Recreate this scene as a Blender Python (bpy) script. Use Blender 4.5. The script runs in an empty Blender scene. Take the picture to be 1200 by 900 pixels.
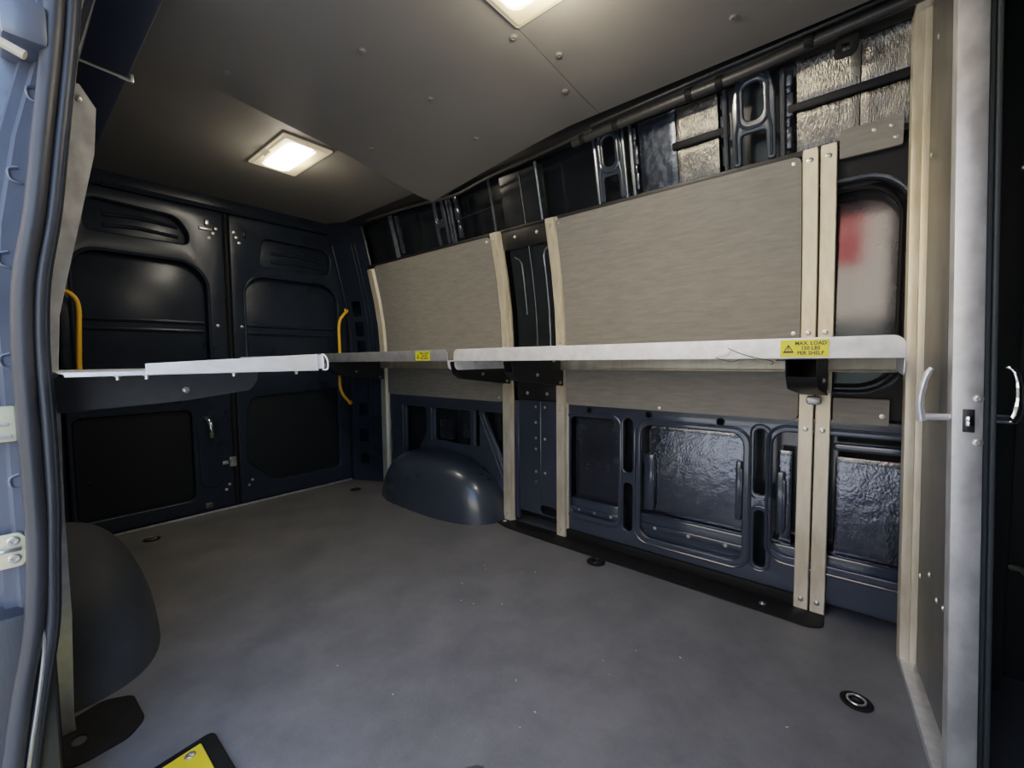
import bpy, bmesh, math, random
from mathutils import Vector, Matrix
random.seed(7)
scene = bpy.context.scene
COL = scene.collection
PI = math.pi

# ------------------------------------------------------------------ materials
def mk(name, c1, c2=None, scale=6.0, stretch=(1, 1, 1), rough=0.5, rough2=None, metal=0.0,
       bump=0.0, bscale=60.0, coat=0.0, detail=5.0, lo=0.35, hi=0.65, spec=0.5, voronoi=False, bvor=False, nrough=0.6):
    m = bpy.data.materials.new(name); m.use_nodes = True
    nt = m.node_tree; N = nt.nodes; L = nt.links
    b = N['Principled BSDF']
    b.inputs['Base Color'].default_value = (*c1, 1)
    b.inputs['Roughness'].default_value = rough
    b.inputs['Metallic'].default_value = metal
    b.inputs['Specular IOR Level'].default_value = spec
    b.inputs['Coat Weight'].default_value = coat
    b.inputs['Coat Roughness'].default_value = 0.08
    tc = N.new('ShaderNodeTexCoord'); mp = N.new('ShaderNodeMapping')
    mp.inputs['Scale'].default_value = stretch
    L.new(tc.outputs['Object'], mp.inputs['Vector'])
    if c2 is not None or rough2 is not None:
        if voronoi:
            t = N.new('ShaderNodeTexVoronoi'); t.inputs['Scale'].default_value = scale
            L.new(mp.outputs[0], t.inputs['Vector'])
            sep = N.new('ShaderNodeSeparateColor'); L.new(t.outputs['Color'], sep.inputs[0])
            fac = sep.outputs[0]
        else:
            t = N.new('ShaderNodeTexNoise'); t.inputs['Scale'].default_value = scale
            t.inputs['Detail'].default_value = detail; t.inputs['Roughness'].default_value = nrough
            L.new(mp.outputs[0], t.inputs['Vector'])
            fac = t.outputs['Fac']
        r = N.new('ShaderNodeMapRange')
        r.inputs['From Min'].default_value = lo; r.inputs['From Max'].default_value = hi
        L.new(fac, r.inputs['Value'])
        if c2 is not None:
            mx = N.new('ShaderNodeMix'); mx.data_type = 'RGBA'
            mx.inputs['A'].default_value = (*c1, 1); mx.inputs['B'].default_value = (*c2, 1)
            L.new(r.outputs[0], mx.inputs['Factor']); L.new(mx.outputs['Result'], b.inputs['Base Color'])
        if rough2 is not None:
            mr = N.new('ShaderNodeMapRange')
            mr.inputs['To Min'].default_value = rough; mr.inputs['To Max'].default_value = rough2
            L.new(r.outputs[0], mr.inputs['Value']); L.new(mr.outputs[0], b.inputs['Roughness'])
    if bump:
        if bvor:
            n2 = N.new('ShaderNodeTexVoronoi'); out = n2.outputs['Distance']
        else:
            n2 = N.new('ShaderNodeTexNoise'); n2.inputs['Detail'].default_value = 4; out = n2.outputs['Fac']
        n2.inputs['Scale'].default_value = bscale
        L.new(mp.outputs[0], n2.inputs['Vector'])
        bp = N.new('ShaderNodeBump'); bp.inputs['Strength'].default_value = bump
        bp.inputs['Distance'].default_value = 0.01
        L.new(out, bp.inputs['Height']); L.new(bp.outputs[0], b.inputs['Normal'])
    return m

def emit(name, c, s):
    m = bpy.data.materials.new(name); m.use_nodes = True
    b = m.node_tree.nodes['Principled BSDF']
    b.inputs['Base Color'].default_value = (*c, 1)
    b.inputs['Emission Color'].default_value = (*c, 1)
    b.inputs['Emission Strength'].default_value = s
    return m

M = {}
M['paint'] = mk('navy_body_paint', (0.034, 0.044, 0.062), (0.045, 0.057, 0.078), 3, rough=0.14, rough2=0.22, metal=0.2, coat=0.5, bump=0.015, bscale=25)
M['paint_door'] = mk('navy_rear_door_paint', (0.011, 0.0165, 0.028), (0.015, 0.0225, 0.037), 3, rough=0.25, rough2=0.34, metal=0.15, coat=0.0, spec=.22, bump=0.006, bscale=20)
M['skin'] = mk('dark_outer_skin_paint', (0.014, 0.017, 0.021), (0.02, 0.024, 0.03), 4, rough=0.16, rough2=0.26, metal=0.3, coat=0.4, bump=0.03, bscale=12)
M['jamb'] = mk('skylit_jamb_paint', (0.07, 0.082, 0.115), (0.125, 0.14, 0.185), 5, rough=0.32, rough2=0.5, metal=0.4, coat=0.4, stretch=(1, 1, .3))  # lighter copy of the body paint, sky light put into its colour
M['window_paint'] = mk('glossy_recess_paint', (0.03, 0.034, 0.042), (0.055, 0.057, 0.062), 5, rough=0.06, rough2=0.14, metal=0.5, coat=0.6, bump=0.05, bscale=6)
M['ply'] = mk('grey_plywood', (0.135, 0.131, 0.118), (0.25, 0.243, 0.222), 14, stretch=(.8, 5, 5), rough=0.5, rough2=0.65, bump=0.05, bscale=60, lo=.22, hi=.78, detail=12, nrough=.68)
M['galv'] = mk('galvanized_steel', (0.50, 0.51, 0.52), (0.68, 0.69, 0.70), 28, stretch=(1, 1, .7), rough=0.36, rough2=0.5, metal=0.75, detail=8)
M['galv_post'] = mk('galvanized_post_steel', (0.62, 0.54, 0.38), (0.84, 0.77, 0.62), 22, stretch=(1, 1, .25), rough=0.4, rough2=0.55, metal=0.55)
M['alu'] = mk('bright_shelf_aluminium', (0.70, 0.70, 0.70), (0.95, 0.95, 0.95), 22, rough=0.42, rough2=0.55, metal=0.25, detail=8, lo=.3, hi=.7)
M['alu_white'] = mk('scuffed_white_aluminium', (0.80, 0.80, 0.79), (0.92, 0.92, 0.91), 26, stretch=(1, 1, 2.5), rough=0.5, rough2=0.62, metal=0.15)
M['blacksteel'] = mk('black_powder_coat', (0.006, 0.006, 0.007), (0.009, 0.009, 0.01), 30, rough=0.4, rough2=0.5)
M['arm_grey'] = mk('charcoal_powder_coat', (0.048, 0.052, 0.06), (0.06, 0.064, 0.072), 30, rough=0.45, rough2=0.55)
M['blackpanel'] = mk('black_trim_panel', (0.0035, 0.005, 0.0075), (0.0045, 0.0065, 0.0095), 10, rough=0.55, rough2=0.65, spec=.2)
M['rubber'] = mk('black_rubber', (0.005, 0.0055, 0.006), (0.008, 0.0085, 0.009), 20, rough=0.55, rough2=0.7, spec=.2)
M['seal'] = mk('grey_rubber_seal', (0.018, 0.019, 0.023), (0.030, 0.031, 0.036), 12, stretch=(1, 1, .2), rough=0.4, rough2=0.55, bump=0.05, bscale=200)
M['floor'] = mk('grey_coated_floor', (0.076, 0.080, 0.088), (0.170, 0.171, 0.177), 6, rough=0.5, rough2=0.68, bump=0.12, bscale=260, detail=15, lo=.25, hi=.75, nrough=.74)
M['ceil'] = mk('grey_headliner', (0.15, 0.145, 0.138), (0.168, 0.162, 0.152), 4, rough=0.55, rough2=0.7, bump=0.03, bscale=400)
M['foil'] = mk('crinkled_foil', (0.13, 0.126, 0.118), (0.24, 0.232, 0.215), 9, rough=0.2, rough2=0.3, metal=1.0, bump=0.26, bscale=120, stretch=(2.4, 1, .5))
M['foil_dark'] = mk('dark_crinkled_foil', (0.05, 0.06, 0.08), (0.08, 0.095, 0.12), 6, rough=0.2, rough2=0.3, metal=0.8, bump=0.12, bscale=45)
M['foil_skin'] = mk('reflective_wall_pad', (0.10, 0.115, 0.145), (0.15, 0.165, 0.19), 7, rough=0.08, rough2=0.16, metal=0.9, bump=0.11, bscale=95, stretch=(1.3, 1, .9))
M['black_gloss'] = mk('black_frame_paint', (0.005, 0.006, 0.008), (0.007, 0.008, 0.011), 5, rough=0.5, rough2=0.6, spec=.25)
M['satin'] = mk('satin_metal', (0.72, 0.72, 0.72), rough=0.28, metal=0.55)
M['yellow'] = mk('yellow_handle_paint', (0.85, 0.43, 0.012), (0.92, 0.5, 0.02), 10, rough=0.35, rough2=0.45)
M['padyellow'] = mk('yellow_pad', (0.80, 0.58, 0.02), (0.86, 0.64, 0.03), 14, rough=0.5, rough2=0.6)
M['sticker'] = mk('yellow_sticker', (0.82, 0.70, 0.02), (0.86, 0.74, 0.04), 40, rough=0.45)
M['ink'] = mk('black_ink', (0.01, 0.01, 0.01), rough=0.5)
M['chrome'] = mk('polished_chrome', (0.78, 0.78, 0.78), rough=0.12, metal=1.0)
M['bolt'] = mk('zinc_bolt', (0.62, 0.61, 0.58), rough=0.3, metal=0.9)
M['zinc'] = mk('yellow_zinc', (0.80, 0.70, 0.42), (0.86, 0.80, 0.6), 18, rough=0.4, rough2=0.5, metal=0.55)
M['ivory'] = mk('ivory_plastic', (0.52, 0.45, 0.33), (0.56, 0.49, 0.36), 10, rough=0.45)
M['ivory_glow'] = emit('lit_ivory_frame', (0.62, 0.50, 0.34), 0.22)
M['lens'] = emit('lit_lens', (1.0, 0.90, 0.72), 16.0)
M['loom'] = mk('black_cable_loom', (0.02, 0.02, 0.02), (0.035, 0.034, 0.032), 60, stretch=(6, 1, 1), rough=0.3, rough2=0.5)
M['doorpanel'] = mk('dark_partition_sheet', (0.052, 0.054, 0.058), (0.085, 0.086, 0.088), 7, stretch=(1, 1, .25), rough=0.34, rough2=0.45, metal=0.1, spec=.2)
M['cab'] = mk('dark_cab_trim', (0.012, 0.018, 0.021), (0.018, 0.025, 0.028), 4, rough=0.6)
M['shell'] = mk('navy_shell_lining', (0.018, 0.026, 0.048), (0.024, 0.034, 0.06), 4, rough=0.45, rough2=0.6)
M['headblue'] = mk('navy_roof_rail', (0.024, 0.036, 0.075), (0.03, 0.045, 0.09), 5, rough=0.5)
M['concrete'] = mk('asphalt_lot', (0.30, 0.29, 0.27), (0.40, 0.38, 0.35), 1.5, rough=0.9)
M['stucco'] = mk('tan_stucco', (0.62, 0.52, 0.40), (0.70, 0.60, 0.47), 1.2, rough=0.9)
M['red_patch'] = mk('red_patch_paint', (0.55, 0.07, 0.06), rough=0.6)
M['backdrop'] = mk('dark_backdrop', (0.02, 0.03, 0.03), (0.04, 0.05, 0.045), 9, rough=0.8, bump=.5, bscale=20)
M['edge'] = mk('press_edge_highlight', (0.20, 0.23, 0.27), (0.28, 0.31, 0.35), 8, rough=0.16, rough2=0.24, metal=0.8)  # lighter metal colour stands in for highlights along the painted ribs
M['arch_gloss'] = mk('navy_arch_paint', (0.030, 0.041, 0.060), (0.040, 0.053, 0.075), 3, rough=0.26, rough2=0.36, metal=0.25, coat=0.25)
M['arch_dull'] = mk('dull_arch_plastic', (0.044, 0.050, 0.060), (0.062, 0.068, 0.078), 7, rough=0.62, rough2=0.75, spec=.3, detail=10)
M['chip'] = mk('pale_wood_chip', (0.6, 0.57, 0.5), rough=0.8)
M['stain'] = mk('dark_floor_stain', (0.035, 0.036, 0.04), (0.045, 0.046, 0.05), 30, rough=0.5)

# ------------------------------------------------------------------ object helpers
def origin_of(o):
    v = Vector((0, 0, 0))
    while o is not None:
        v += o.location; o = o.parent
    return v

def finish(me, ang=35):
    for p in me.polygons: p.use_smooth = True
    me.set_sharp_from_angle(angle=math.radians(ang))

def tag(o, label=None, cat=None, group=None, kind=None):
    if label: o['label'] = label
    if cat: o['category'] = cat
    if group: o['group'] = group
    if kind: o['kind'] = kind
    return o

def obj(name, geo, mat, parent=None, label=None, base=None, ang=35):
    """geo: bmesh or mesh in world coordinates -> one mesh object."""
    if isinstance(geo, bmesh.types.BMesh):
        bmesh.ops.remove_doubles(geo, verts=geo.verts, dist=1e-6)
        bmesh.ops.recalc_face_normals(geo, faces=geo.faces)
        me = bpy.data.meshes.new(name); geo.to_mesh(me); geo.free()
    else:
        me = geo; me.name = name
    me.materials.clear(); me.materials.append(M[mat])
    if parent is not None:
        org = origin_of(parent)
    elif base is not None:
        org = Vector(base)
    else:
        xs = [v.co for v in me.vertices]
        org = Vector(((min(v.x for v in xs)+max(v.x for v in xs))/2, (min(v.y for v in xs)+max(v.y for v in xs))/2, min(v.z for v in xs)))
    me.transform(Matrix.Translation(-org))
    finish(me, ang)
    o = bpy.data.objects.new(name, me); COL.objects.link(o)
    if parent is not None: o.parent = parent
    else: o.location = org
    if label: o['label'] = label
    return o

def inst(name, src, p, parent, rot=None):
    """another copy of a small part (shares mesh), at world point p."""
    o = bpy.data.objects.new(name, src); COL.objects.link(o)
    o.parent = parent; o.location = Vector(p) - origin_of(parent)
    if rot: o.rotation_euler = rot
    return o

def thing(name, loc, label, cat, group=None, kind=None):
    o = bpy.data.objects.new(name, None); COL.objects.link(o)
    o.location = loc; o.empty_display_size = 0.05
    return tag(o, label, cat, group, kind)

def copy_tree(o, dloc, label=None):
    c = o.copy(); COL.objects.link(c); c.location = o.location + Vector(dloc)
    if label: c['label'] = label
    def rec(src, dst):
        for ch in list(src.children):
            if ch is dst: continue
            d = ch.copy(); COL.objects.link(d); d.parent = dst; rec(ch, d)
    rec(o, c)
    return c

# ------------------------------------------------------------------ mesh helpers
def bx(bm, x0, x1, y0, y1, z0, z1, b=0.0, seg=2, fn=None):
    t = bmesh.new()
    r = bmesh.ops.create_cube(t, size=1)
    for v in t.verts:
        v.co = Vector((x0+(x1-x0)*(v.co.x+.5), y0+(y1-y0)*(v.co.y+.5), z0+(z1-z0)*(v.co.z+.5)))
    if b: bmesh.ops.bevel(t, geom=list(t.edges), offset=b, segments=seg, profile=0.5, affect='EDGES')
    if fn:
        for v in t.verts: v.co = Vector(fn(v.co))
    merge(bm, t)

def merge(bm, t):
    me = bpy.data.meshes.new('tmp'); t.to_mesh(me); t.free()
    bm.from_mesh(me); bpy.data.meshes.remove(me)

def smooth_path(pts, n=6):
    P = [Vector(p) for p in pts]
    if len(P) < 3: return P
    out = []
    for i in range(len(P)-1):
        p0 = P[max(i-1, 0)]; p1 = P[i]; p2 = P[i+1]; p3 = P[min(i+2, len(P)-1)]
        for k in range(n):
            t = k/n
            out.append(0.5*((2*p1)+(-p0+p2)*t+(2*p0-5*p1+4*p2-p3)*t*t+(-p0+3*p1-3*p2+p3)*t**3))
    out.append(P[-1]); return out

def tube(bm, pts, r, seg=12, smooth=0, flat=None):
    """r number or list; flat=(axis Vector, factor) squashes the section along an axis."""
    P = smooth_path(pts, smooth) if smooth else [Vector(p) for p in pts]
    n = len(P)
    rs = [r]*n if not isinstance(r, (list, tuple)) else [r[0]+(r[-1]-r[0])*0 if False else r[min(len(r)-1, int(round(i*(len(r)-1)/max(n-1, 1))))] for i in range(n)]
    t0 = (P[1]-P[0]).normalized()
    up = Vector((0, 0, 1)) if abs(t0.z) < .9 else Vector((1, 0, 0))
    u = t0.cross(up).normalized()
    rings = []
    for i in range(n):
        t = (P[min(i+1, n-1)]-P[max(i-1, 0)]).normalized()
        u = (u-t*u.dot(t)).normalized(); v = t.cross(u)
        ring = []
        for k in range(seg):
            a = 2*PI*k/seg
            d = (u*math.cos(a)+v*math.sin(a))*rs[i]
            if flat: d = d-flat[0]*(d.dot(flat[0])*(1-flat[1]))
            ring.append(bm.verts.new(P[i]+d))
        rings.append(ring)
    for i in range(n-1):
        for k in range(seg):
            bm.faces.new((rings[i][k], rings[i][(k+1) % seg], rings[i+1][(k+1) % seg], rings[i+1][k]))
    bm.faces.new(rings[0][::-1]); bm.faces.new(rings[-1])

def lathe(bm, prof, c, axis='z', seg=20):
    """prof list of (r,h); axis: 'z','y-','x+' direction of h."""
    c = Vector(c)
    def pt(r, h, a):
        ca, sa = math.cos(a)*r, math.sin(a)*r
        if axis == 'z': return c+Vector((ca, sa, h))
        if axis == '-z': return c+Vector((ca, sa, -h))
        if axis == 'y-': return c+Vector((ca, -h, sa))
        if axis == 'x+': return c+Vector((h, ca, sa))
        if axis == 'x-': return c+Vector((-h, ca, sa))
    rings = []
    for r, h in prof:
        if r <= 1e-6: rings.append([bm.verts.new(pt(0, h, 0))])
        else: rings.append([bm.verts.new(pt(r, h, 2*PI*k/seg)) for k in range(seg)])
    for a, b in zip(rings[:-1], rings[1:]):
        for k in range(seg):
            k2 = (k+1) % seg
            if len(a) == 1 and len(b) == 1: continue
            if len(a) == 1: bm.faces.new((a[0], b[k], b[k2]))
            elif len(b) == 1: bm.faces.new((a[k], a[k2], b[0]))
            else: bm.faces.new((a[k], a[k2], b[k2], b[k]))
    return bm

def rrect(u0, u1, v0, v1, r, n=5):
    rr = r if isinstance(r, (list, tuple)) else [r]*4      # order: (u0v0),(u1v0),(u1v1),(u0v1)
    pts = []
    for (cu, cv, a0, q) in ((u0, v0, PI, 0), (u1, v0, 1.5*PI, 1), (u1, v1, 0, 2), (u0, v1, .5*PI, 3)):
        R = rr[q]
        if R <= 0: pts.append((cu, cv)); continue
        ox = cu+R if cu == u0 else cu-R; oy = cv+R if cv == v0 else cv-R
        for k in range(n+1):
            a = a0+.5*PI*k/n
            pts.append((ox+R*math.cos(a), oy+R*math.sin(a)))
    return pts

def rpoly(pts, r, n=4):
    """round the corners of any polygon"""
    out = []; m = len(pts)
    for i in range(m):
        p = Vector(pts[i]); a = Vector(pts[i-1]); b = Vector(pts[(i+1) % m])
        da = (a-p); db = (b-p); rr = min(r, da.length*.45, db.length*.45)
        p0 = p+da.normalized()*rr; p1 = p+db.normalized()*rr
        for k in range(n+1):
            t = k/n
            q = p0*(1-t)**2+p*2*t*(1-t)+p1*t*t
            out.append((q.x, q.y))
    return out

def sheet(loops, thick, fn, bevel=0.003, res=2, cuts=()):
    """plate in (u,v) with holes; fn(u,v,w) -> world; w in [-thick/2, thick/2]."""
    cu = bpy.data.curves.new('tmpc', 'CURVE'); cu.dimensions = '2D'; cu.fill_mode = 'BOTH'
    cu.extrude = max(thick/2-bevel, 0.0003); cu.bevel_depth = bevel; cu.bevel_resolution = res
    cu.offset = -bevel
    for lp in loops:
        s = cu.splines.new('POLY'); s.points.add(len(lp)-1)
        for p, q in zip(s.points, lp): p.co = (q[0], q[1], 0, 1)
        s.use_cyclic_u = True
    o = bpy.data.objects.new('tmpc', cu); COL.objects.link(o)
    bpy.context.view_layer.update()
    me = bpy.data.meshes.new_from_object(o.evaluated_get(bpy.context.evaluated_depsgraph_get()))
    bpy.data.objects.remove(o); bpy.data.curves.remove(cu)
    bm = bmesh.new(); bm.from_mesh(me); bpy.data.meshes.remove(me)
    for c in cuts:
        bmesh.ops.bisect_plane(bm, geom=bm.verts[:]+bm.edges[:]+bm.faces[:], plane_co=(0, c, 0), plane_no=(0, 1, 0))
    for v in bm.verts: v.co = Vector(fn(v.co.x, v.co.y, v.co.z))
    return bm

def text_bm(s, size, fn, thick=0.0006, align='CENTER', bold=0.0):
    cu = bpy.data.curves.new('tmpt', 'FONT'); cu.body = s; cu.size = size; cu.align_x = align
    cu.extrude = thick; cu.resolution_u = 2; cu.offset = bold
    o = bpy.data.objects.new('tmpt', cu); COL.objects.link(o)
    bpy.context.view_layer.update()
    me = bpy.data.meshes.new_from_object(o.evaluated_get(bpy.context.evaluated_depsgraph_get()))
    bpy.data.objects.remove(o); bpy.data.curves.remove(cu)
    bm = bmesh.new(); bm.from_mesh(me); bpy.data.meshes.remove(me)
    for v in bm.verts: v.co = Vector(fn(v.co.x, v.co.y, v.co.z))
    return bm

def sweep(bm, poly, path):
    """poly [(a,b)], path [(origin, ea, eb)]"""
    rings = [[bm.verts.new(o+ea*a+eb*b) for a, b in poly] for o, ea, eb in path]
    n = len(poly)
    for r0, r1 in zip(rings[:-1], rings[1:]):
        for k in range(n): bm.faces.new((r0[k], r0[(k+1) % n], r1[(k+1) % n], r1[k]))
    bm.faces.new(rings[0][::-1]); bm.faces.new(rings[-1])

# shared little fasteners (axis toward camera side of the far wall)
def small_mesh(name, axis, r, h, mat, hexed=False):
    bm = bmesh.new()
    lathe(bm, [(0, 0), (r*1.25, 0), (r*1.25, h*.25), (r, h*.3), (r*.92, h*.85), (r*.7, h), (r*.35, h), (r*.3, h*.6), (0, h*.6)], (0, 0, 0), axis, 6 if hexed else 14)
    bmesh.ops.recalc_face_normals(bm, faces=bm.faces)
    me = bpy.data.meshes.new(name); bm.to_mesh(me); bm.free(); me.materials.append(M[mat]); finish(me, 40)
    return me
BOLT_Y = small_mesh('bolt', 'y-', .0075, .006, 'bolt')
RIVET_Y = small_mesh('rivet', 'y-', .006, .003, 'bolt')
BOLT_X = small_mesh('bolt', 'x+', .007, .007, 'bolt')
RIVET_X = small_mesh('rivet', 'x-', .006, .003, 'bolt')
BOLT_Z = small_mesh('bolt', 'z', .009, .004, 'bolt')
FAST_Z = small_mesh('fastener', '-z', .011, .005, 'ceil')

# ------------------------------------------------------------------ wall profile
WP = [(-.2, 1.86), (1.02, 1.86), (1.18, 1.848), (1.35, 1.822), (1.60, 1.766), (1.85, 1.705), (1.95, 1.665), (2.05, 1.60)]
def wy(z):
    for (z0, y0), (z1, y1) in zip(WP[:-1], WP[1:]):
        if z <= z1: return y0+(y1-y0)*(z-z0)/(z1-z0)
    return WP[-1][1]
def wyn(z): return 1.92-wy(z)
XR = -3.07
CUTS = [1.02, 1.06, 1.10, 1.14, 1.18, 1.26, 1.35, 1.45, 1.52, 1.60, 1.72, 1.85]

# ================================================================== SETTING
# floor
bm = bmesh.new(); bx(bm, -3.07, 1.6, .02, 1.965, -.03, 0, .002)
floor = tag(obj('floor', bm, 'floor'), 'scuffed dark grey coated cargo floor of the van', 'floor', kind='structure')
# floor stains
for (cx, cy, rx, ry) in ((-.62, .62, .05, .035), (-.70, .52, .02, .045)):
    bm = bmesh.new(); c = []
    for k in range(22):
        a = 2*PI*k/22; j = 1+.25*math.sin(3*a+cx*9)+.12*math.sin(7*a)
        c.append(bm.verts.new((cx+rx*j*math.cos(a), cy+ry*j*math.sin(a), .0012)))
    bm.faces.new(c); obj('stain', bm, 'stain', floor)

# rear sill strip
bm = bmesh.new(); bx(bm, -3.068, -3.056, .26, 1.72, 0, .012, .002)
tag(obj('trim_1', bm, 'galv'), 'thin bright metal sill strip along the foot of the rear doors', 'sill strip', kind='structure')

# far wall (driver side): outer skin
def skin_bm(x0, x1, off, zs, flip=False, nx=2):
    bm = bmesh.new(); g = []
    for z in zs:
        row = []
        for i in range(nx+1):
            x = x0+(x1-x0)*i/nx
            y = wy(z)+off if not flip else wyn(z)-off
            row.append(bm.verts.new((x, y, z)))
        g.append(row)
    for a, b in zip(g[:-1], g[1:]):
        for i in range(nx): bm.faces.new((a[i], a[i+1], b[i+1], b[i]))
    e = bmesh.ops.extrude_face_region(bm, geom=bm.faces[:])       # closed plate
    for v in e['geom']:
        if isinstance(v, bmesh.types.BMVert): v.co.y += -.03 if flip else .03
    return bm
zs = [-.05, .5, 1.02, 1.1, 1.18, 1.26, 1.35, 1.45, 1.6, 1.72, 1.85, 1.95, 2.05]
bm = skin_bm(-3.2, 1.6, .11, zs, nx=6)
wall_right = tag(obj('wall_right', bm, 'skin', base=(-1.4, 1.97, 0)), 'navy painted side wall of the van behind the long shelf', 'wall', kind='structure')

Ylow = lambda u, v, w: (u, 1.862-w, v)                      # lower plane sheets, w toward room
def Yup(u, v, w):
    return (u, wy(v)+.004-w, v)

# lower front frame panel with openings
loops = [rrect(-1.20, .30, .035, .70, .004),
         rrect(-1.165, -.90, .135, .628, .035), rrect(-.873, -.828, .388, .640, .021), rrect(-.873, -.828, .112, .338, .021),
         rrect(-.790, -.372, .105, .618, .05), rrect(-.332, -.292, .388, .642, .019), rrect(-.330, -.289, .106, .326, .019),
         rrect(-.272, .32, .175, .640, [.05, .03, .03, .05])]
loops[-1] = rrect(-.272, .28, .175, .640, .05)
fp = obj('frame_panel', sheet(loops, .022, Ylow, .006, 3), 'paint', wall_right)
def press_ring(parent, u0, u1, v0, v1, r, rad=.006, y=1.850):
    bm = bmesh.new(); p = rrect(u0, u1, v0, v1, r, 6)
    P = [(a, y, b) for a, b in p]; P.append(P[0])
    tube(bm, P, rad, 8); return obj('pressed_rib', bm, 'paint', parent)
press_ring(fp, -.817, -.346, .078, .640, .065)
press_ring(fp, -1.185, -.885, .108, .648, .05)
press_ring(fp, -.300+.012, .27, .145, .662, .06)
press_ring(fp, -.345, -.279, .37, .66, .032, .004)
press_ring(fp, -.343, -.276, .092, .343, .032, .004)
# stepped sill behind the openings
for (x0, x1) in ((-1.165, -.90), (-.80, -.36), (-.28, .25)):
    bm = bmesh.new()
    bx(bm, x0-.01, x1+.01, 1.875, 1.93, .08, .205, .008)
    bx(bm, x0-.01, x1+.01, 1.868, 1.90, .135, .165, .006)
    sl = obj('inner_ledge', bm, 'paint', wall_right)
    n = 3
    for k in range(n):
        inst('rivet', RIVET_Y, (x0+(x1-x0)*(k+.5)/n, 1.868, .150), sl)
# round grommet and drain plugs on the belt of the panel
for (x, z) in ((-.75, .665), (-.455, .66), (-1.05, .665)):
    bm = bmesh.new(); lathe(bm, [(.016, 0), (.016, .004), (.011, .005), (.010, .001), (.004, .001), (.0035, .004), (0, .004)], (x, 1.852, z), 'y-', 18)
    obj('plug', bm, 'rubber', fp)
# horizontal belt grooves right of the double upright
for z in (.653, .60):
    bm = bmesh.new(); bx(bm, -.09, .25, 1.868, 1.90, z-.012, z+.012, .006); obj('inner_ledge', bm, 'paint', wall_right)

# lower rear frame panel above the wheel housing
loops = [rrect(-2.74, -1.50, .02, .69, .004),
         rpoly([(-2.53, .22), (-2.40, .30), (-2.31, .43), (-2.31, .60), (-2.53, .60)], .02),
         rrect(-2.22, -1.885, .39, .602, .02), rrect(-1.845, -1.805, .392, .614, .018),
         rpoly([(-1.775, .607), (-1.60, .607), (-1.60, .30)], .02)]
rp = obj('frame_panel', sheet(loops, .022, Ylow, .005, 3), 'paint', wall_right)
for d in (0, .03):
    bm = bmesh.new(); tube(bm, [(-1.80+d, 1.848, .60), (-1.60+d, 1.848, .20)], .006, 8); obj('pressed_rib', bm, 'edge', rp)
for x in (-2.56, -2.245):
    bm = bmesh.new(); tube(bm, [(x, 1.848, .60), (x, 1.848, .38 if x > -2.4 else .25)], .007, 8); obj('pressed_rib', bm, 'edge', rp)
bm = bmesh.new(); bx(bm, -2.20, -2.08, 1.88, 1.91, .40, .52, .005); bx(bm, -2.0, -1.9, 1.90, 1.915, .42, .58, .003); obj('inner_ledge', bm, 'foil_dark', wall_right)

# pillar between the two middle uprights
lo = [rrect(-1.505, -1.235, .07, .695, .006), rrect(-1.36, -1.255, .075, .125, .02)]
pl = obj('pillar_panel', sheet(lo, .018, lambda u, v, w: (u, 1.868-w, v), .004), 'paint', wall_right)
for i, z in enumerate((.66, .575, .49, .43, .305, .25)):
    inst('rivet', RIVET_Y, (-1.385, 1.859, z), pl)
    if i in (0, 2, 4): inst('rivet', RIVET_Y, (-1.325, 1.859, z), pl)
bm = bmesh.new(); tube(bm, [(-1.352, 1.858, .13), (-1.352, 1.858, .69)], .0022, 6); obj('seam', bm, 'paint', pl)
bm = bmesh.new(); bx(bm, -1.50, -1.24, 1.846, 1.868, .70, .80, .003); pb = obj('pillar_plate', bm, 'blacksteel', wall_right)
for x in (-1.43, -1.30): inst('bolt', BOLT_Y, (x, 1.846, .735), pb)
zz = [.80, 1.02, 1.10, 1.18, 1.26, 1.35, 1.48, 1.60, 1.85]
bm = bmesh.new()
sweep(bm, [(-.13, .0), (.13, .0), (.13, .02), (-.13, .02)], [(Vector((-1.37, wy(z)+.004, z)), Vector((1, 0, 0)), Vector((0, 1, 0))) for z in zz])
pu = obj('pillar_panel', bm, 'skin', wall_right)
for (x, z0, z1, r) in ((-1.43, 1.16, 1.42, .004), (-1.37, .95, 1.84, .002), (-1.285, .95, 1.44, .005)):
    bm = bmesh.new(); n = 10
    P = [(x, wy(z0+(z1-z0)*k/n)+.002, z0+(z1-z0)*k/n) for k in range(n+1)]
    if r == .005: P += [(x+.012, wy(1.46), 1.465), (x+.035, wy(1.48), 1.48)]
    if r == .004: P += [(x-.012, wy(1.44), 1.445), (x-.04, wy(1.46), 1.46)]
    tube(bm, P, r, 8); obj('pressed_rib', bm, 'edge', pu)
bm = bmesh.new(); bx(bm, -1.53, -1.21, -.014, .0, 1.50, 1.60, .002, fn=lambda c: (c.x, wy(c.z)+.002+c.y, c.z)); pb = obj('pillar_plate', bm, 'blacksteel', wall_right)
for x in (-1.44, -1.30): inst('bolt', BOLT_Y, (x, wy(1.55)-.012, 1.555), pb)

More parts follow.
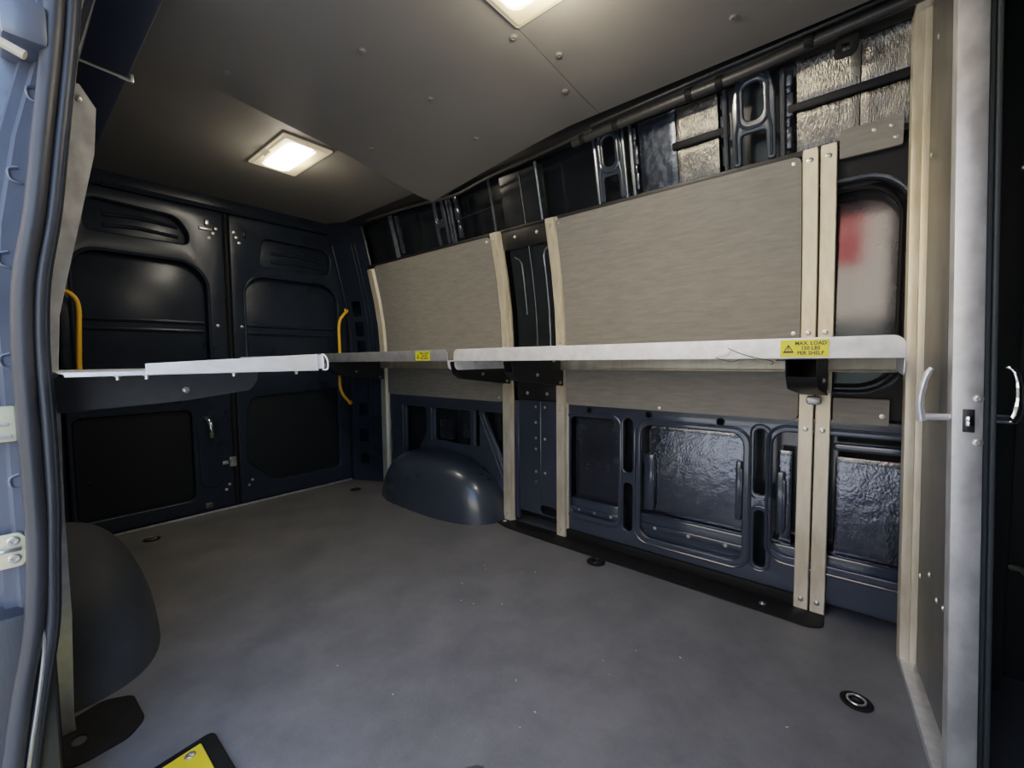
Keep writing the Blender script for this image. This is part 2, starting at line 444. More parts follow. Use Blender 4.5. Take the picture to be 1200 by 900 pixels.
# window recess beside the partition door
lo = [rrect(-.19, .30, .70, 1.56, .004), rrect(-.17, .080, .80, 1.478, [.02, .12, .12, .02], 10)]
wf = obj('window_frame', sheet(lo, .02, lambda u, v, w: (u, wy(v)+.014-w, v), .006, 3, CUTS), 'black_gloss', wall_right)
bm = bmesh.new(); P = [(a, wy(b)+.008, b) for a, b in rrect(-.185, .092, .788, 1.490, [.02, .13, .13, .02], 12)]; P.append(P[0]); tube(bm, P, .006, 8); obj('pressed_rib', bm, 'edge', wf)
bm = bmesh.new(); P = [(a, wy(b)+.03, b) for a, b in rrect(-.15, .066, .815, 1.463, [.02, .11, .11, .02], 12)]; P.append(P[0]); tube(bm, P, .007, 8); obj('rubber_gasket', bm, 'rubber', wf)
def wrec(u, v, w): return (u, wy(v)+.045-w+.01*math.sin(u*9), v)
bm = bmesh.new(); bx(bm, -.36, .08, 0, .004, .80, 1.48, 0)
bm.free(); bm = bmesh.new(); g = []
for j in range(13):
    z = .79+.70*j/12; g.append([bm.verts.new((-.185+.28*i/6, 1.897, z)) for i in range(7)])
for a, b in zip(g[:-1], g[1:]):
    for i in range(6): bm.faces.new((a[i], a[i+1], b[i+1], b[i]))
obj('window_blank', bm, 'window_paint', wall_right, 'glossy recessed panel reflecting the daylight')

# upper wall: roof brackets (two tall ones with a long slot over an open foot) and ribs
def roof_bracket(x, half=.07):
    lo = [rpoly([(x-half, 1.602), (x-half*.56, 1.602), (x-half*.56, 1.698), (x+half*.56, 1.698), (x+half*.56, 1.602), (x+half, 1.602), (x+half*.98, 1.80), (x+half*.70, 1.878), (x-half*.70, 1.878), (x-half*.98, 1.80)], .014),
          rrect(x-half*.44, x+half*.44, 1.735, 1.848, .024)]
    b = obj('roof_bracket', sheet(lo, .016, lambda u, v, w: (u, wy(v)-.012-w, v), .005, 3), 'paint', wall_right)
    bm = bmesh.new(); P = [(a, wy(c)-.022, c) for a, c in rrect(x-half*.66, x+half*.66, 1.712, 1.866, .036, 8)]; P.append(P[0]); tube(bm, P, .0055, 8); obj('pressed_ring', bm, 'paint', b)
    for sg in (-1, 1):
        bm = bmesh.new(); tube(bm, [(x+sg*half*.80, wy(1.61)-.021, 1.61), (x+sg*half*.80, wy(1.70)-.021, 1.70), (x+sg*half*.68, wy(1.74)-.021, 1.74)], .005, 8); obj('pressed_ring', bm, 'paint', b)
    return b
roof_bracket(-.335, .068); roof_bracket(-.875, .062)
roof_bracket(-1.965, .05)
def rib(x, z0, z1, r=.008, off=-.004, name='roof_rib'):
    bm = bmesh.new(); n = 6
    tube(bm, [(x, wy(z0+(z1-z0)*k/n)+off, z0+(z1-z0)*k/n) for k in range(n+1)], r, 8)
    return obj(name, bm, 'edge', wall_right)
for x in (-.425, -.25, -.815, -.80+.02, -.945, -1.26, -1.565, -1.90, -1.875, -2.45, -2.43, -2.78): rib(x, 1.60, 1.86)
for (x, w) in ((-.43, .03), (-.235, .028), (-.775, .03), (-1.845, .035), (-2.40, .035)):
    bm = bmesh.new()
    for (za, zb, ww) in ((1.625, 1.69, .8), (1.69, 1.72, .5), (1.72, 1.79, 1.0), (1.79, 1.81, .6), (1.81, 1.855, .85)):
        bx(bm, x-w*ww/2, x+w*ww/2, -.006, .012, za, zb, .004, fn=lambda c: (c.x, wy(c.z)+c.y+.012, c.z))
    obj('bond_flange', bm, 'paint', wall_right)
for (x0, x1) in ((-1.83, -1.58),):
    bm = bmesh.new(); tube(bm, [(x0, wy(1.72), 1.72), (x1, wy(1.73), 1.73)], .003, 6); obj('pressed_rib', bm, 'paint', wall_right)
# black seam rail along the top of the boards and roof rail
bm = bmesh.new(); bx(bm, -3.0, .30, -.012, .012, 1.583, 1.603, .003, fn=lambda c: (c.x, wy(c.z)+c.y, c.z)); obj('belt_rail', bm, 'blacksteel', wall_right)
bm = bmesh.new(); bx(bm, -3.07, .6, -.03, .03, 1.868, 1.93, .01, fn=lambda c: (c.x, wy(c.z)-.015+c.y, c.z)); obj('roof_rail', bm, 'blacksteel', wall_right)

# rear corner pillar on the far side (perforated)
def dpil(u, v, w):    # u 0..1 from door to upright
    x = -3.05+.26*u; y = 1.735+.125*u-(1.86-wy(v))
    return (x+.4*w, y-w*.9, v)
lo = [rrect(0, 1, .0, 1.90, .002)]
for (z0, z1) in ((1.25, 1.36), (1.10, 1.21), (.97, 1.07), (.50, .60), (.30, .40), (.13, .21)): lo.append(rrect(.22, .48, z0, z1, .03))
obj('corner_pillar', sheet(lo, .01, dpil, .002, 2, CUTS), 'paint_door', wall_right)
for u in (.08, .62, .72):
    bm = bmesh.new(); tube(bm, [dpil(u, z, .012) for z in (.1, .6, 1.02, 1.18, 1.35, 1.6, 1.75)], .007, 8); obj('pressed_rib', bm, 'paint_door', wall_right)

# foil insulation
def foil(x0, x1, z0, z1, lab, mat='foil', plane=None, amp=.002):
    bm = bmesh.new(); nx = max(6, int((x1-x0)/.012)); nz = max(6, int((z1-z0)/.012)); g = []
    for j in range(nz+1):
        row = []
        for i in range(nx+1):
            x = x0+(x1-x0)*i/nx; z = z0+(z1-z0)*j/nz
            e = .4 if i in (0, nx) or j in (0, nz) else 1
            y = (wy(z)+.022 if plane is None else plane)-e*(.004+amp*random.random())
            row.append(bm.verts.new((x, y, z)))
        g.append(row)
    for a, b in zip(g[:-1], g[1:]):
        for i in range(nx): bm.faces.new((a[i], a[i+1], b[i+1], b[i]))
    o = obj('insulation_pad', bm, mat)
    return tag(o, lab, 'insulation', 'foil insulation pads stuck to the side wall')
foil(-.046, .08, 1.752, 1.875, 'silver foil pad in the top right corner of the side wall, above its dark stripe')
foil(-.046, .08, 1.606, 1.730, 'silver foil pad against the partition door, below the dark stripe and above the bolted plate')
foil(-.212, -.049, 1.752, 1.875, 'silver foil pad under the hook tab, upper of the pair beside the slotted bracket')
foil(-.212, -.049, 1.606, 1.730, 'silver foil pad above the double upright, lower of the pair beside the slotted bracket')
foil(-.605, -.455, 1.746, 1.87, 'silver foil pad left of the large slotted roof bracket, upper one')
foil(-.605, -.455, 1.606, 1.728, 'silver foil pad left of the large slotted roof bracket, lower one')
foil(-.755, -.608, 1.606, 1.87, 'dark foil pad between the two slotted roof brackets', 'foil_dark')
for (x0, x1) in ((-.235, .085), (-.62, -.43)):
    bm = bmesh.new(); bx(bm, x0, x1, .004, .016, 1.729, 1.753, .003, fn=lambda c: (c.x, wy(c.z)+c.y, c.z)); obj('dark_gap_stripe', bm, 'black_gloss', wall_right)  # black strip stands in for the dark reflection and gap between the pads
for (x0, x1, z0, z1) in ((-.785, -.742, .22, .48), (-.405, -.382, .26, .50), (-.262, -.235, .24, .48)):
    bm = bmesh.new(); bx(bm, x0, x1, 1.885, 1.909, z0, z1, .006); bx(bm, x1-.006, x1+.004, 1.880, 1.905, z0+.02, z1-.03, .003); obj('bond_flange', bm, 'paint', wall_right)
foil(-.785, -.378, .208, .612, 'crinkled reflective pad behind the large rounded opening in the lower wall', 'foil_skin', 1.912, .0012)
foil(-.085, .125, .208, .560, 'dark crinkled pad low on the wall between double upright and partition door', 'foil_skin', 1.905, .0012)
foil(-1.16, -.905, .208, .62, 'smooth dark pad behind the lower opening beside the single upright', 'foil_dark', 1.908, .0005)
foil(-.262, -.215, .208, .56, 'narrow reflective pad showing just left of the double upright', 'foil_skin', 1.910, .0012)

# near wall (door side) rear of the door opening
bm = skin_bm(-3.2, -1.42, .005, zs, flip=True)
wall_left = tag(obj('wall_left', bm, 'shell', base=(-2.2, 0, 0)), 'dark near side wall behind the door pillar at left', 'wall', kind='structure')
# header above the door opening and side rail of the roof
bm = bmesh.new(); bx(bm, -3.07, 1.6, .19, .33, 1.86, 1.93, .01); obj('roof_rail', bm, 'headblue', wall_left)
bm = bmesh.new(); bx(bm, -1.20, 1.6, .02, .25, 1.86, 2.05, .01); obj('door_header', bm, 'shell', wall_left)

# rear wall header and body shell
bm = bmesh.new()
bx(bm, -3.14, -3.085, .0, .20, -.05, 1.95, .005); bx(bm, -3.14, -3.085, 1.72, 1.965, -.05, 1.95, .005)
bx(bm, -3.14, -3.06, .0, 1.95, 1.835, 1.96, .01); bx(bm, -3.14, -3.085, 0, 1.95, -.05, .02)
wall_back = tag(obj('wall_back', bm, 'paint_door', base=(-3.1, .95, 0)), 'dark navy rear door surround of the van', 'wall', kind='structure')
bm = bmesh.new(); bx(bm, -3.22, -3.16, -.05, 2.0, -.1, 2.1); obj('outer_skin', bm, 'shell', wall_back)
bm = bmesh.new(); tube(bm, [(-3.055, .24, 1.85), (-3.055, 1.70, 1.85)], .008, 8); obj('header_rib', bm, 'paint_door', wall_back)

# ------------------------------------------------------------------ ceiling
def cz(x, y):
    def st(t): t = min(max(t, 0), 1); return t*t*(3-2*t)
    e = .034*st((y-.95)/.58)
    k = min(max((-.95-x)/.88, 0), 1)**1.25
    return 1.900-e-k*.100*min(max((y-.55)/.95, 0), 1)**.9
def ceil_panel(x0, x1, y0, y1, fz, th=.006, nx=16, ny=20):
    bm = bmesh.new(); top = []; bot = []
    for i in range(nx+1):
        rt = []; rb = []
        for j in range(ny+1):
            x = x0+(x1-x0)*i/nx; y = y0+(y1-y0)*j/ny; z = fz(x, y)
            rb.append(bm.verts.new((x, y, z))); rt.append(bm.verts.new((x, y, z+th)))
        top.append(rt); bot.append(rb)
    for i in range(nx):
        for j in range(ny):
            bm.faces.new((bot[i][j], bot[i][j+1], bot[i+1][j+1], bot[i+1][j]))
            bm.faces.new((top[i][j], top[i+1][j], top[i+1][j+1], top[i][j+1]))
    for i in range(nx):
        bm.faces.new((bot[i][0], bot[i+1][0], top[i+1][0], top[i][0])); bm.faces.new((bot[i][ny], top[i][ny], top[i+1][ny], bot[i+1][ny]))
    for j in range(ny):
        bm.faces.new((bot[0][j], top[0][j], top[0][j+1], bot[0][j+1])); bm.faces.new((bot[nx][j], bot[nx][j+1], top[nx][j+1], top[nx][j]))
    return bm
c_rear = tag(obj('ceiling', ceil_panel(-3.07, -1.72, .335, 1.68, lambda x, y: 1.912+(.0 if y < 1.5 else -.05*(y-1.5)), nx=6), 'ceil'), 'rear grey headliner panel holding the brightly lit dome light', 'ceiling panel', kind='structure')
c_mid = tag(obj('ceiling', ceil_panel(-1.83, -.834, .325, 1.545, cz), 'ceil'), 'middle grey headliner panel with a sagging far corner', 'ceiling panel', kind='structure')
c_front = tag(obj('ceiling', ceil_panel(-.831, .55, .325, 1.545, cz), 'ceil'), 'front grey headliner panel at the top of the picture', 'ceiling panel', kind='structure')
for (x, y) in ((-1.256, .787), (-1.273, 1.074), (-.862, 1.059), (-1.299, 1.34), (-.866, 1.352), (-1.70, .55), (-1.70, 1.1)):
    inst('fastener', FAST_Z, (x, y, cz(x, y)), c_mid)
for (x, y) in ((-.323, 1.377), (-.79, 1.2)):
    inst('fastener', FAST_Z, (x, y, cz(x, y)), c_front)
bm = bmesh.new(); bx(bm, -3.25, 1.7, -.05, 2.0, 2.05, 2.12)
tag(obj('trim_2', bm, 'shell'), 'dark roof skin above the headliner', 'roof', kind='structure')

# ------------------------------------------------------------------ rear doors
def rear_door(name, y0, y1, side, label):
    root = thing(name, (-3.07, (y0+y1)/2, .02), label, 'door', kind='structure')
    fx = lambda u, v, w: (-3.064+w, u, v)
    if side == 'L':
        win = rrect(.255, .835, .86, 1.505, [.06, .06, .15, .11], 8)
        top = rpoly([(.31, 1.60), (.745, 1.60), (.75, 1.66), (.70, 1.745), (.33, 1.765)], .04)
        low = rrect(.225, .72, .105, .64, .035)
    else:
        win = rrect(1.025, 1.645, .86, 1.475, [.05, .05, .14, .13], 8)
        top = rpoly([(1.12, 1.535), (1.585, 1.54), (1.60, 1.66), (1.56, 1.715), (1.15, 1.72)], .04)
        low = rpoly([(1.015, .60), (1.05, .69), (1.625, .72), (1.625, .13), (1.15, .13), (1.0, .28)], .03)
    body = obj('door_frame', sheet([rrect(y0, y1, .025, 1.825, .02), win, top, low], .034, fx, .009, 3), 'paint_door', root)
    bm = bmesh.new(); bx(bm, -3.120, -3.098, y0+.01, y1-.01, .03, 1.82, .004); obj('outer_skin', bm, 'paint_door', root)
    # raised flange round the window
    bm = bmesh.new(); P = [(-3.048, a, b) for a, b in win]; P.append(P[0]); tube(bm, P, .009, 8); obj('window_flange', bm, 'paint_door', root)
    wu = [a for a, b in win]; a0, a1 = min(wu), max(wu)
    bm = bmesh.new(); bx(bm, -3.099, -3.090, a0-.01, a1+.01, .85, 1.50, .002); wb = obj('window_blank', bm, 'paint_door', root)
    for z in (1.155, 1.105):
        bm = bmesh.new(); tube(bm, [(-3.09, a0+.02, z), (-3.085, a0+.06, z), (-3.085, a1-.06, z), (-3.09, a1-.02, z)], .011, 8); obj('stiffening_rib', bm, 'paint_door', wb)
    # ribbed upper recess
    tu = [a for a, b in top]; b0, b1 = min(tu), max(tu)
    bm = bmesh.new(); bx(bm, -3.098, -3.088, b0-.02, b1+.02, 1.52, 1.78, .003)
    zz0 = 1.62 if side == 'L' else 1.56
    for z in (zz0+.02, zz0+.075): tube(bm, [(-3.086, b0+.08, z), (-3.08, (b0+b1)/2, z+.012), (-3.086, b1-.04, z)], .010, 8)
    obj('upper_recess', bm, 'paint_door', root)
    lu = [a for a, b in low]
    lp = obj('trim_panel', sheet([[((a-sum(lu)/len(lu))*.985+sum(lu)/len(lu), b) for a, b in low]], .008, lambda u, v, w: (-3.072+w, u, v), .003), 'blackpanel', root)
    for (y, z) in ((min(lu)+.05, .30), (max(lu)-.05, .62), (max(lu)-.05, .18), ((min(lu)+max(lu))/2, .62)): 
        bm = bmesh.new(); lathe(bm, [(.010, 0), (.009, .004), (0, .005)], (-3.068, y, z), 'x+', 12); obj('clip', bm, 'blackpanel', lp)
    # screws on the frame
    ins = y1-.05 if side == 'L' else y0+.05
    for z in (1.72, 1.69, 1.66, .16, .13): inst('bolt', BOLT_X, (-3.047, ins+random.uniform(-.025, .025), z), root)
    inst('bolt', BOLT_X, (-3.047, ins, 1.14), root)
    return root
door_1 = rear_door('door_1', .205, .925, 'L', 'left rear cargo door, dark navy with the yellow handle beside it at left')
door_2 = rear_door('door_2', .955, 1.715, 'R', 'right rear cargo door, dark navy, nearer the shelved side wall')
# top hinge pieces, release lever, latch
bm = bmesh.new(); bx(bm, -3.05, -3.03, .83, .85, 1.73, 1.76, .003); bx(bm, -3.05, -3.035, .80, .865, 1.70, 1.715, .003); obj('top_latch', bm, 'bolt', door_1)
bm = bmesh.new(); bx(bm, -3.05, -3.035, 1.03, 1.05, 1.70, 1.74, .003); obj('top_latch', bm, 'paint_door', door_2)
rel = obj('release_recess', sheet([rrect(.745, .865, .16, .60, .05)], .012, lambda u, v, w: (-3.046+w, u, v), .004), 'paint_door', door_1)
bm = bmesh.new(); tube(bm, [(-3.045, .79, .59), (-3.02, .80, .56), (-3.012, .805, .51), (-3.03, .81, .47)], .012, 10, 4, (Vector((0, 1, 0)), 1.2)); obj('release_lever', bm, 'chrome', door_1)
bm = bmesh.new(); bx(bm, -3.05, -3.03, .90, .935, .27, .33, .004); tube(bm, [(-3.03, .905, .30), (-3.02, .905, .33), (-3.02, .925, .33), (-3.03, .925, .30)], .005, 8); bx(bm, -3.05, -3.03, .86, .89, .29, .31, .003); obj('center_latch', bm, 'bolt', door_1)
bm = bmesh.new(); bx(bm, -3.05, -3.03, .76, .80, .04, .075, .006); obj('foot_guide', bm, 'arm_grey', door_1)
bm = bmesh.new(); tube(bm, [(-3.06, .94, .03), (-3.06, .94, 1.82)], .013, 10); obj('center_seal', bm, 'rubber', door_2)

# ------------------------------------------------------------------ door pillar and jamb at left
def jz(z): return wyn(z)-.06
bm = bmesh.new()
sec = [(-1.27, .045), (-1.248, .040), (-1.246, .008), (-1.262, .002), (-1.262, -.012), (-1.285, -.016), (-1.290, -.07), (-1.34, -.09), (-1.36, -.22), (-1.46, -.22), (-1.46, .0)]
zz = [-.3, .3, .7, 1.02, 1.10, 1.18, 1.26, 1.35, 1.48, 1.60, 1.72, 1.9, 2.05]
sweep(bm, sec, [(Vector((0, jz(z), z)), Vector((1, 0, 0)), Vector((0, 1, 0))) for z in zz])
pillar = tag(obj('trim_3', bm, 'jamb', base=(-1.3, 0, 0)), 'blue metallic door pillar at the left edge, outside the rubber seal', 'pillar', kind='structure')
for z in (.70, .93, 1.12, 1.28, 1.44):
    bm = bmesh.new(); P = [(-1.245, jz(z)+.022, z-.018), (-1.2445, jz(z)+.008, z-.014), (-1.2445, jz(z)+.006, z+.004), (-1.245, jz(z)+.018, z+.010)]
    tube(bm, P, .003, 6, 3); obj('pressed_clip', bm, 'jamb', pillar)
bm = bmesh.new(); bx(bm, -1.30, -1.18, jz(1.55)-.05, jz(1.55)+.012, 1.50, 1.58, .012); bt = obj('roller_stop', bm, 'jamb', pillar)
bm = bmesh.new(); tube(bm, [(-1.185, jz(1.5)-.05, 1.487), (-1.175, jz(1.5)-.010, 1.470)], .008, 10); obj('rubber_buffer', bm, 'ivory', bt)
# striker plates
sp = obj('striker_plate', sheet([rpoly([(-.045, .535), (.014, .535), (.021, .548), (.021, .588), (.012, .600), (-.045, .600)], .004)], .006, lambda u, v, w: (-1.240+w, u, v), .0015), 'zinc', None)
tag(sp, 'yellow zinc striker plate with two star screws on the door pillar', 'striker plate')
for z in (.552, .586):
    bm = bmesh.new(); lathe(bm, [(.0085, 0), (.0085, .003), (.0065, .0045), (.0035, .0045), (.003, .002), (0, .002)], (-1.237, .004, z), 'x+', 16); obj('screw', bm, 'bolt', sp)
bm = bmesh.new(); tube(bm, [(-1.236, -.03, .569), (-1.226, -.01, .572), (-1.232, .012, .570)], .004, 8, 3); obj('striker_bar', bm, 'bolt', sp)
bm = bmesh.new(); bx(bm, -1.245, -1.232, -.05, .019, .775, .842, .003)
gd = obj('guide_block', bm, 'zinc'); tag(gd, 'pale yellow guide block on the door pillar above the striker plate', 'guide block')
bm = bmesh.new(); bx(bm, -1.233, -1.229, -.05, .010, .805, .811, .001); bx(bm, -1.233, -1.228, -.05, .012, .782, .788, .001); obj('groove', bm, 'galv', gd)

bm = bmesh.new(); bx(bm, -1.30, -1.215, -.06, .045, -.05, .45, .012); obj('sill_corner', bm, 'seal', pillar)

# rubber seal: fat outer bulb + thinner inner lip
root = thing('door_seal', (-1.2, .04, .1), 'thick grey double-lobed rubber seal running down the door opening at left', 'door seal')
P = [(-1.2, .112, 1.68), (-1.2, .100, 1.438+.1), (-1.2, .078, 1.35), (-1.2, .060, 1.20), (-1.2, .040, 1.075), (-1.2, .033, .95), (-1.2, .0325, .80), (-1.2, .033, .65), (-1.2, .031, .55), (-1.2, .020, .42), (-1.2, .000, .30), (-1.2, -.018, .17), (-1.2, -.03, .05)]
bm = bmesh.new(); tube(bm, P, .0145, 16, 4); obj('seal_bulb', bm, 'seal', root)
Q = [(-1.205, .135, 1.68), (-1.205, .123, 1.54), (-1.205, .101, 1.35), (-1.205, .083, 1.20), (-1.205, .063, 1.075), (-1.205, .0555, .95), (-1.205, .0565, .80), (-1.205, .055, .65), (-1.205, .050, .55), (-1.205, .043, .42), (-1.205, .025, .30), (-1.205, .006, .17), (-1.205, -.006, .05)]
bm = bmesh.new(); tube(bm, Q, .0095, 14, 4); obj('seal_lip', bm, 'seal', root)
bm = bmesh.new(); tube(bm, [(q[0]+.004, q[1]+.009, q[2]) for q in Q], .004, 8, 4); obj('seal_edge', bm, 'rubber', root)
bm = bmesh.new(); tube(bm, [(-1.2, .018, .44), (-1.197, .0325, .40), (-1.197, .022, .30), (-1.197, .002, .17), (-1.2, -.012, .05)], .0035, 8, 3); obj('sill_edge', bm, 'bolt', root, 'bright metal sill edge inside the seal')

bm = bmesh.new(); bx(bm, .075, .24, -.16, -.02, -.3, 2.05, .01)
tag(obj('trim_4', bm, 'shell'), 'dark door pillar at the front of the side opening, behind the viewer', 'pillar', kind='structure')
# ------------------------------------------------------------------ cab beyond the partition
bm = bmesh.new()
bx(bm, .20, 1.6, 1.80, 1.84, -.1, 2.0, .01); bx(bm, 1.5, 1.6, -.05, 1.9, -.1, 2.1); bx(bm, .20, 1.6, -.05, .0, -.3, 2.1)
bx(bm, .24, .30, 1.70, 1.80, 0, 1.9, .01)
wall_front = tag(obj('wall_front', bm, 'cab', base=(.9, .9, 0)), 'dark cab trim visible past the partition door at right', 'wall', kind='structure')
bm = bmesh.new(); bx(bm, .285, .30, 1.686, 1.70, 1.40, 1.432, .003); bx(bm, .28, .295, 1.686, 1.70, 1.385, 1.395, .002); obj('belt_anchor', bm, 'bolt', wall_front)
bm = bmesh.new(); tube(bm, [(.30, 1.68, .36), (.315, 1.66, .365), (.33, 1.64, .35)], .008, 8, 3); obj('belt_buckle', bm, 'bolt', wall_front)

# ================================================================== THINGS
# ---- partition door
def dmap(c):
    s, w, z = c        # s from hinge toward camera, w depth toward the cab
    t = s/.57
    x = (.087-.013*z)*(1-t)+(.140-.0235*z)*t
    return (x+w, 1.722-s, z)
D = thing('door_3', (.09, 1.70, 0), 'open galvanized-framed partition door seen nearly edge-on at right', 'door', kind='structure')
bm = bmesh.new(); bx(bm, 0, .05, 0, .021, .0, 1.90, .0015, fn=dmap); obj('hinge_stile', bm, 'galv_post', D)
bm = bmesh.new(); bx(bm, .004, .055, .0215, .043, .004, 1.90, .0015, fn=dmap); obj('hinge_stile', bm, 'galv_post', D)
bm = bmesh.new(); bx(bm, .045, .55, 0, .043, .0, .022, .0015, fn=dmap); obj('bottom_rail', bm, 'galv', D)
bm = bmesh.new(); bx(bm, .045, .55, 0, .043, 1.86, 1.90, .0015, fn=dmap); obj('top_rail', bm, 'galv', D)
bm = bmesh.new(); bx(bm, .03, .55, .036, .043, .015, 1.87, .001, fn=dmap); pan = obj('door_panel', bm, 'doorpanel', D)
bm = bmesh.new(); bx(bm, .535, .572, 0, .041, .0, 1.90, .0018, fn=dmap); ls = obj('latch_stile', bm, 'galv', D)
bm = bmesh.new(); bx(bm, .53, .565, .042, .049, .0, 1.90, .001, fn=dmap); bx(bm, .53, .572, .050, .057, .0, 1.90, .0015, fn=dmap); obj('cab_flange', bm, 'cab', D)
for (s, z) in ((.09, .30), (.20, .35), (.28, .32), (.34, .33), (.10, 1.45), (.16, 1.72), (.40, .845), (.40, .87), (.40, .735), (.40, .715)):
    p = dmap((s, .035, z)); inst('rivet', RIVET_X, p, pan)
bm = bmesh.new(); bx(bm, .5715, .5735, .014, .030, .775, .818, .001, fn=dmap); lt = obj('latch_plate', bm, 'blacksteel', ls)
bm = bmesh.new(); bx(bm, .572, .582, .017, .027, .786, .806, .003, fn=dmap); obj('latch_bolt', bm, 'chrome', lt)
for (w, z) in ((.034, .838), (.034, .757)):
    p = dmap((.572, w, z)); inst('screw', RIVET_Y, p, ls)
bm = bmesh.new(); tube(bm, [(.124, 1.168, .800), (.084, 1.166, .798)], .0065, 12); lv = obj('lever_handle', bm, 'satin', D)
bm = bmesh.new(); tube(bm, [(.0815, 1.166, .790), (.0775, 1.166, .82), (.0795, 1.166, .850), (.0855, 1.166, .878), (.0925, 1.166, .894)], [.0095, .0095, .0085, .007, .0055], 12, 5, (Vector((1, 0, 0)), .8)); obj('lever_grip', bm, 'satin', lv)
bm = bmesh.new(); tube(bm, [(.178, 1.166, .802), (.203, 1.166, .802)], .010, 12); lv = obj('lever_handle', bm, 'chrome', D)
bm = bmesh.new(); tube(bm, [(.198, 1.166, .797), (.2045, 1.166, .818), (.2055, 1.166, .85), (.2025, 1.166, .878), (.196, 1.166, .893), (.188, 1.166, .897)], [.010, .010, .0075, .006, .005, .004], 12, 5); obj('lever_grip', bm, 'chrome', lv)

# ---- plywood boards
def board(x0, x1, z0, z1, label, rad=.02):
    root = thing('plywood_board', ((x0+x1)/2, wy(z0)-.006, z0), label, 'board')
    b = bmesh.new(); outl = rrect(x0, x1, z0, z1, rad)
    n = 14; lev = [z0+(z1-z0)*k/n for k in range(n+1)]
    # strips in z so that the board can follow the lean of the wall
    rows = []
    for z in lev:
        ins = 0
        if z-z0 < rad: ins = rad-math.sqrt(max(rad**2-(rad-(z-z0))**2, 0))
        if z1-z < rad: ins = rad-math.sqrt(max(rad**2-(rad-(z1-z))**2, 0))
        rows.append((z, x0+ins, x1-ins))
    rows = sorted(set(rows+[(z0+rad, x0, x1), (z1-rad, x0, x1), (z0+rad*.3, x0+rad*.29, x1-rad*.29), (z1-rad*.3, x0+rad*.29, x1-rad*.29)]))
    f = []; k = []
    for z, a, c in rows:
        f.append((b.verts.new((a, wy(z)-.024, z)), b.verts.new((c, wy(z)-.024, z)))); k.append((b.verts.new((a, wy(z)-.0125, z)), b.verts.new((c, wy(z)-.0125, z))))
    for i in range(len(rows)-1):
        b.faces.new((f[i][0], f[i][1], f[i+1][1], f[i+1][0])); b.faces.new((k[i][0], k[i+1][0], k[i+1][1], k[i][1]))
        b.faces.new((f[i][0], f[i+1][0], k[i+1][0], k[i][0])); b.faces.new((f[i][1], k[i][1], k[i+1][1], f[i+1][1]))
    b.faces.new((f[0][0], k[0][0], k[0][1], f[0][1])); b.faces.new((f[-1][0], f[-1][1], k[-1][1], k[-1][0]))
    obj('panel', b, 'ply', root)
    return root
b1 = board(-1.178, -.195, .688, 1.583, 'large grey plywood board between the single upright and the double upright')
b2 = board(-2.715, -1.605, .676, 1.583, 'grey plywood board on the rear part of the wall, behind the shorter shelf')
for (x, z) in ((-1.155, 1.565), (-.215, 1.565), (-.70, .70), (-.215, 1.0)): inst('rivet', RIVET_Y, (x, wy(z)-.024, z), b1)
for (x, z) in ((-2.69, 1.56), (-1.63, 1.56), (-1.63, .70)): inst('rivet', RIVET_Y, (x, wy(z)-.024, z), b2)
b3 = board(-.094, .056, 1.545, 1.625, 'small grey strip board above the window recess, bolted near the partition door', .004)
for (x, z) in ((.03, 1.604), (-.01, 1.604), (.04, 1.57)): inst('rivet', RIVET_Y, (x, wy(z)-.024, z), b3)
b4 = board(-.094, .052, .690, .775, 'small grey strip board below the window recess, under the shelf end', .004)
inst('rivet', RIVET_Y, (.035, wy(.72)-.024, .72), b4)

# ---- uprights
def upright(x, w, label, d=.030, z1=1.60, group=None, style='hat', back=.004):
    root = thing('wall_upright', (x, 1.85, 0), label, 'upright', group)
    h = w/2
    if style == 'hat': poly = [(-h, 0), (h, 0), (h, -.012), (h*.86, -.013), (h*.66, -d), (-h*.66, -d), (-h*.86, -.013), (-h, -.012)]
    else: poly = [(-h, 0), (h, 0), (h, -d+.002), (h-.002, -d), (-h+.002, -d), (-h, -d+.002)]
    zs_ = [.0, .5, 1.02, 1.06, 1.10, 1.14, 1.18, 1.22, 1.26, 1.30, 1.35, 1.42, 1.5, z1-.012, z1]
    bm = bmesh.new(); path = []
    for z in zs_:
        dz = .02; tan = Vector((0, wy(z+dz)-wy(z-dz), 2*dz)).normalized()
        nrm = Vector((0, tan.z, -tan.y))
        e = 1.0 if z < z1-.001 else .9
        path.append((Vector((x, wy(z)-back, z)), Vector((e, 0, 0)), nrm))
    sweep(bm, poly, path)
    post = obj('channel', bm, 'galv_post', root, ang=20)
    for z in (.04, .66, 1.0, 1.56): inst('bolt', BOLT_Y, (x+.0, wy(z)-back-d-.0005, z), root)
    return root
upright(-2.765, .085, 'bright galvanized upright nearest the rear doors', z1=1.575)
upright(-1.568, .075, 'galvanized upright at the front edge of the rear plywood board, left of the dark pillar')
upright(-1.205, .072, 'galvanized upright at the left edge of the large plywood board, right of the dark pillar')
upright(-.170, .043, 'left half of the paired flat galvanized uprights behind the warning sticker', z1=1.60, style='flat', d=.028)
upright(-.121, .043, 'right half of the paired flat galvanized uprights, nearer the partition door', z1=1.60, style='flat', d=.028)

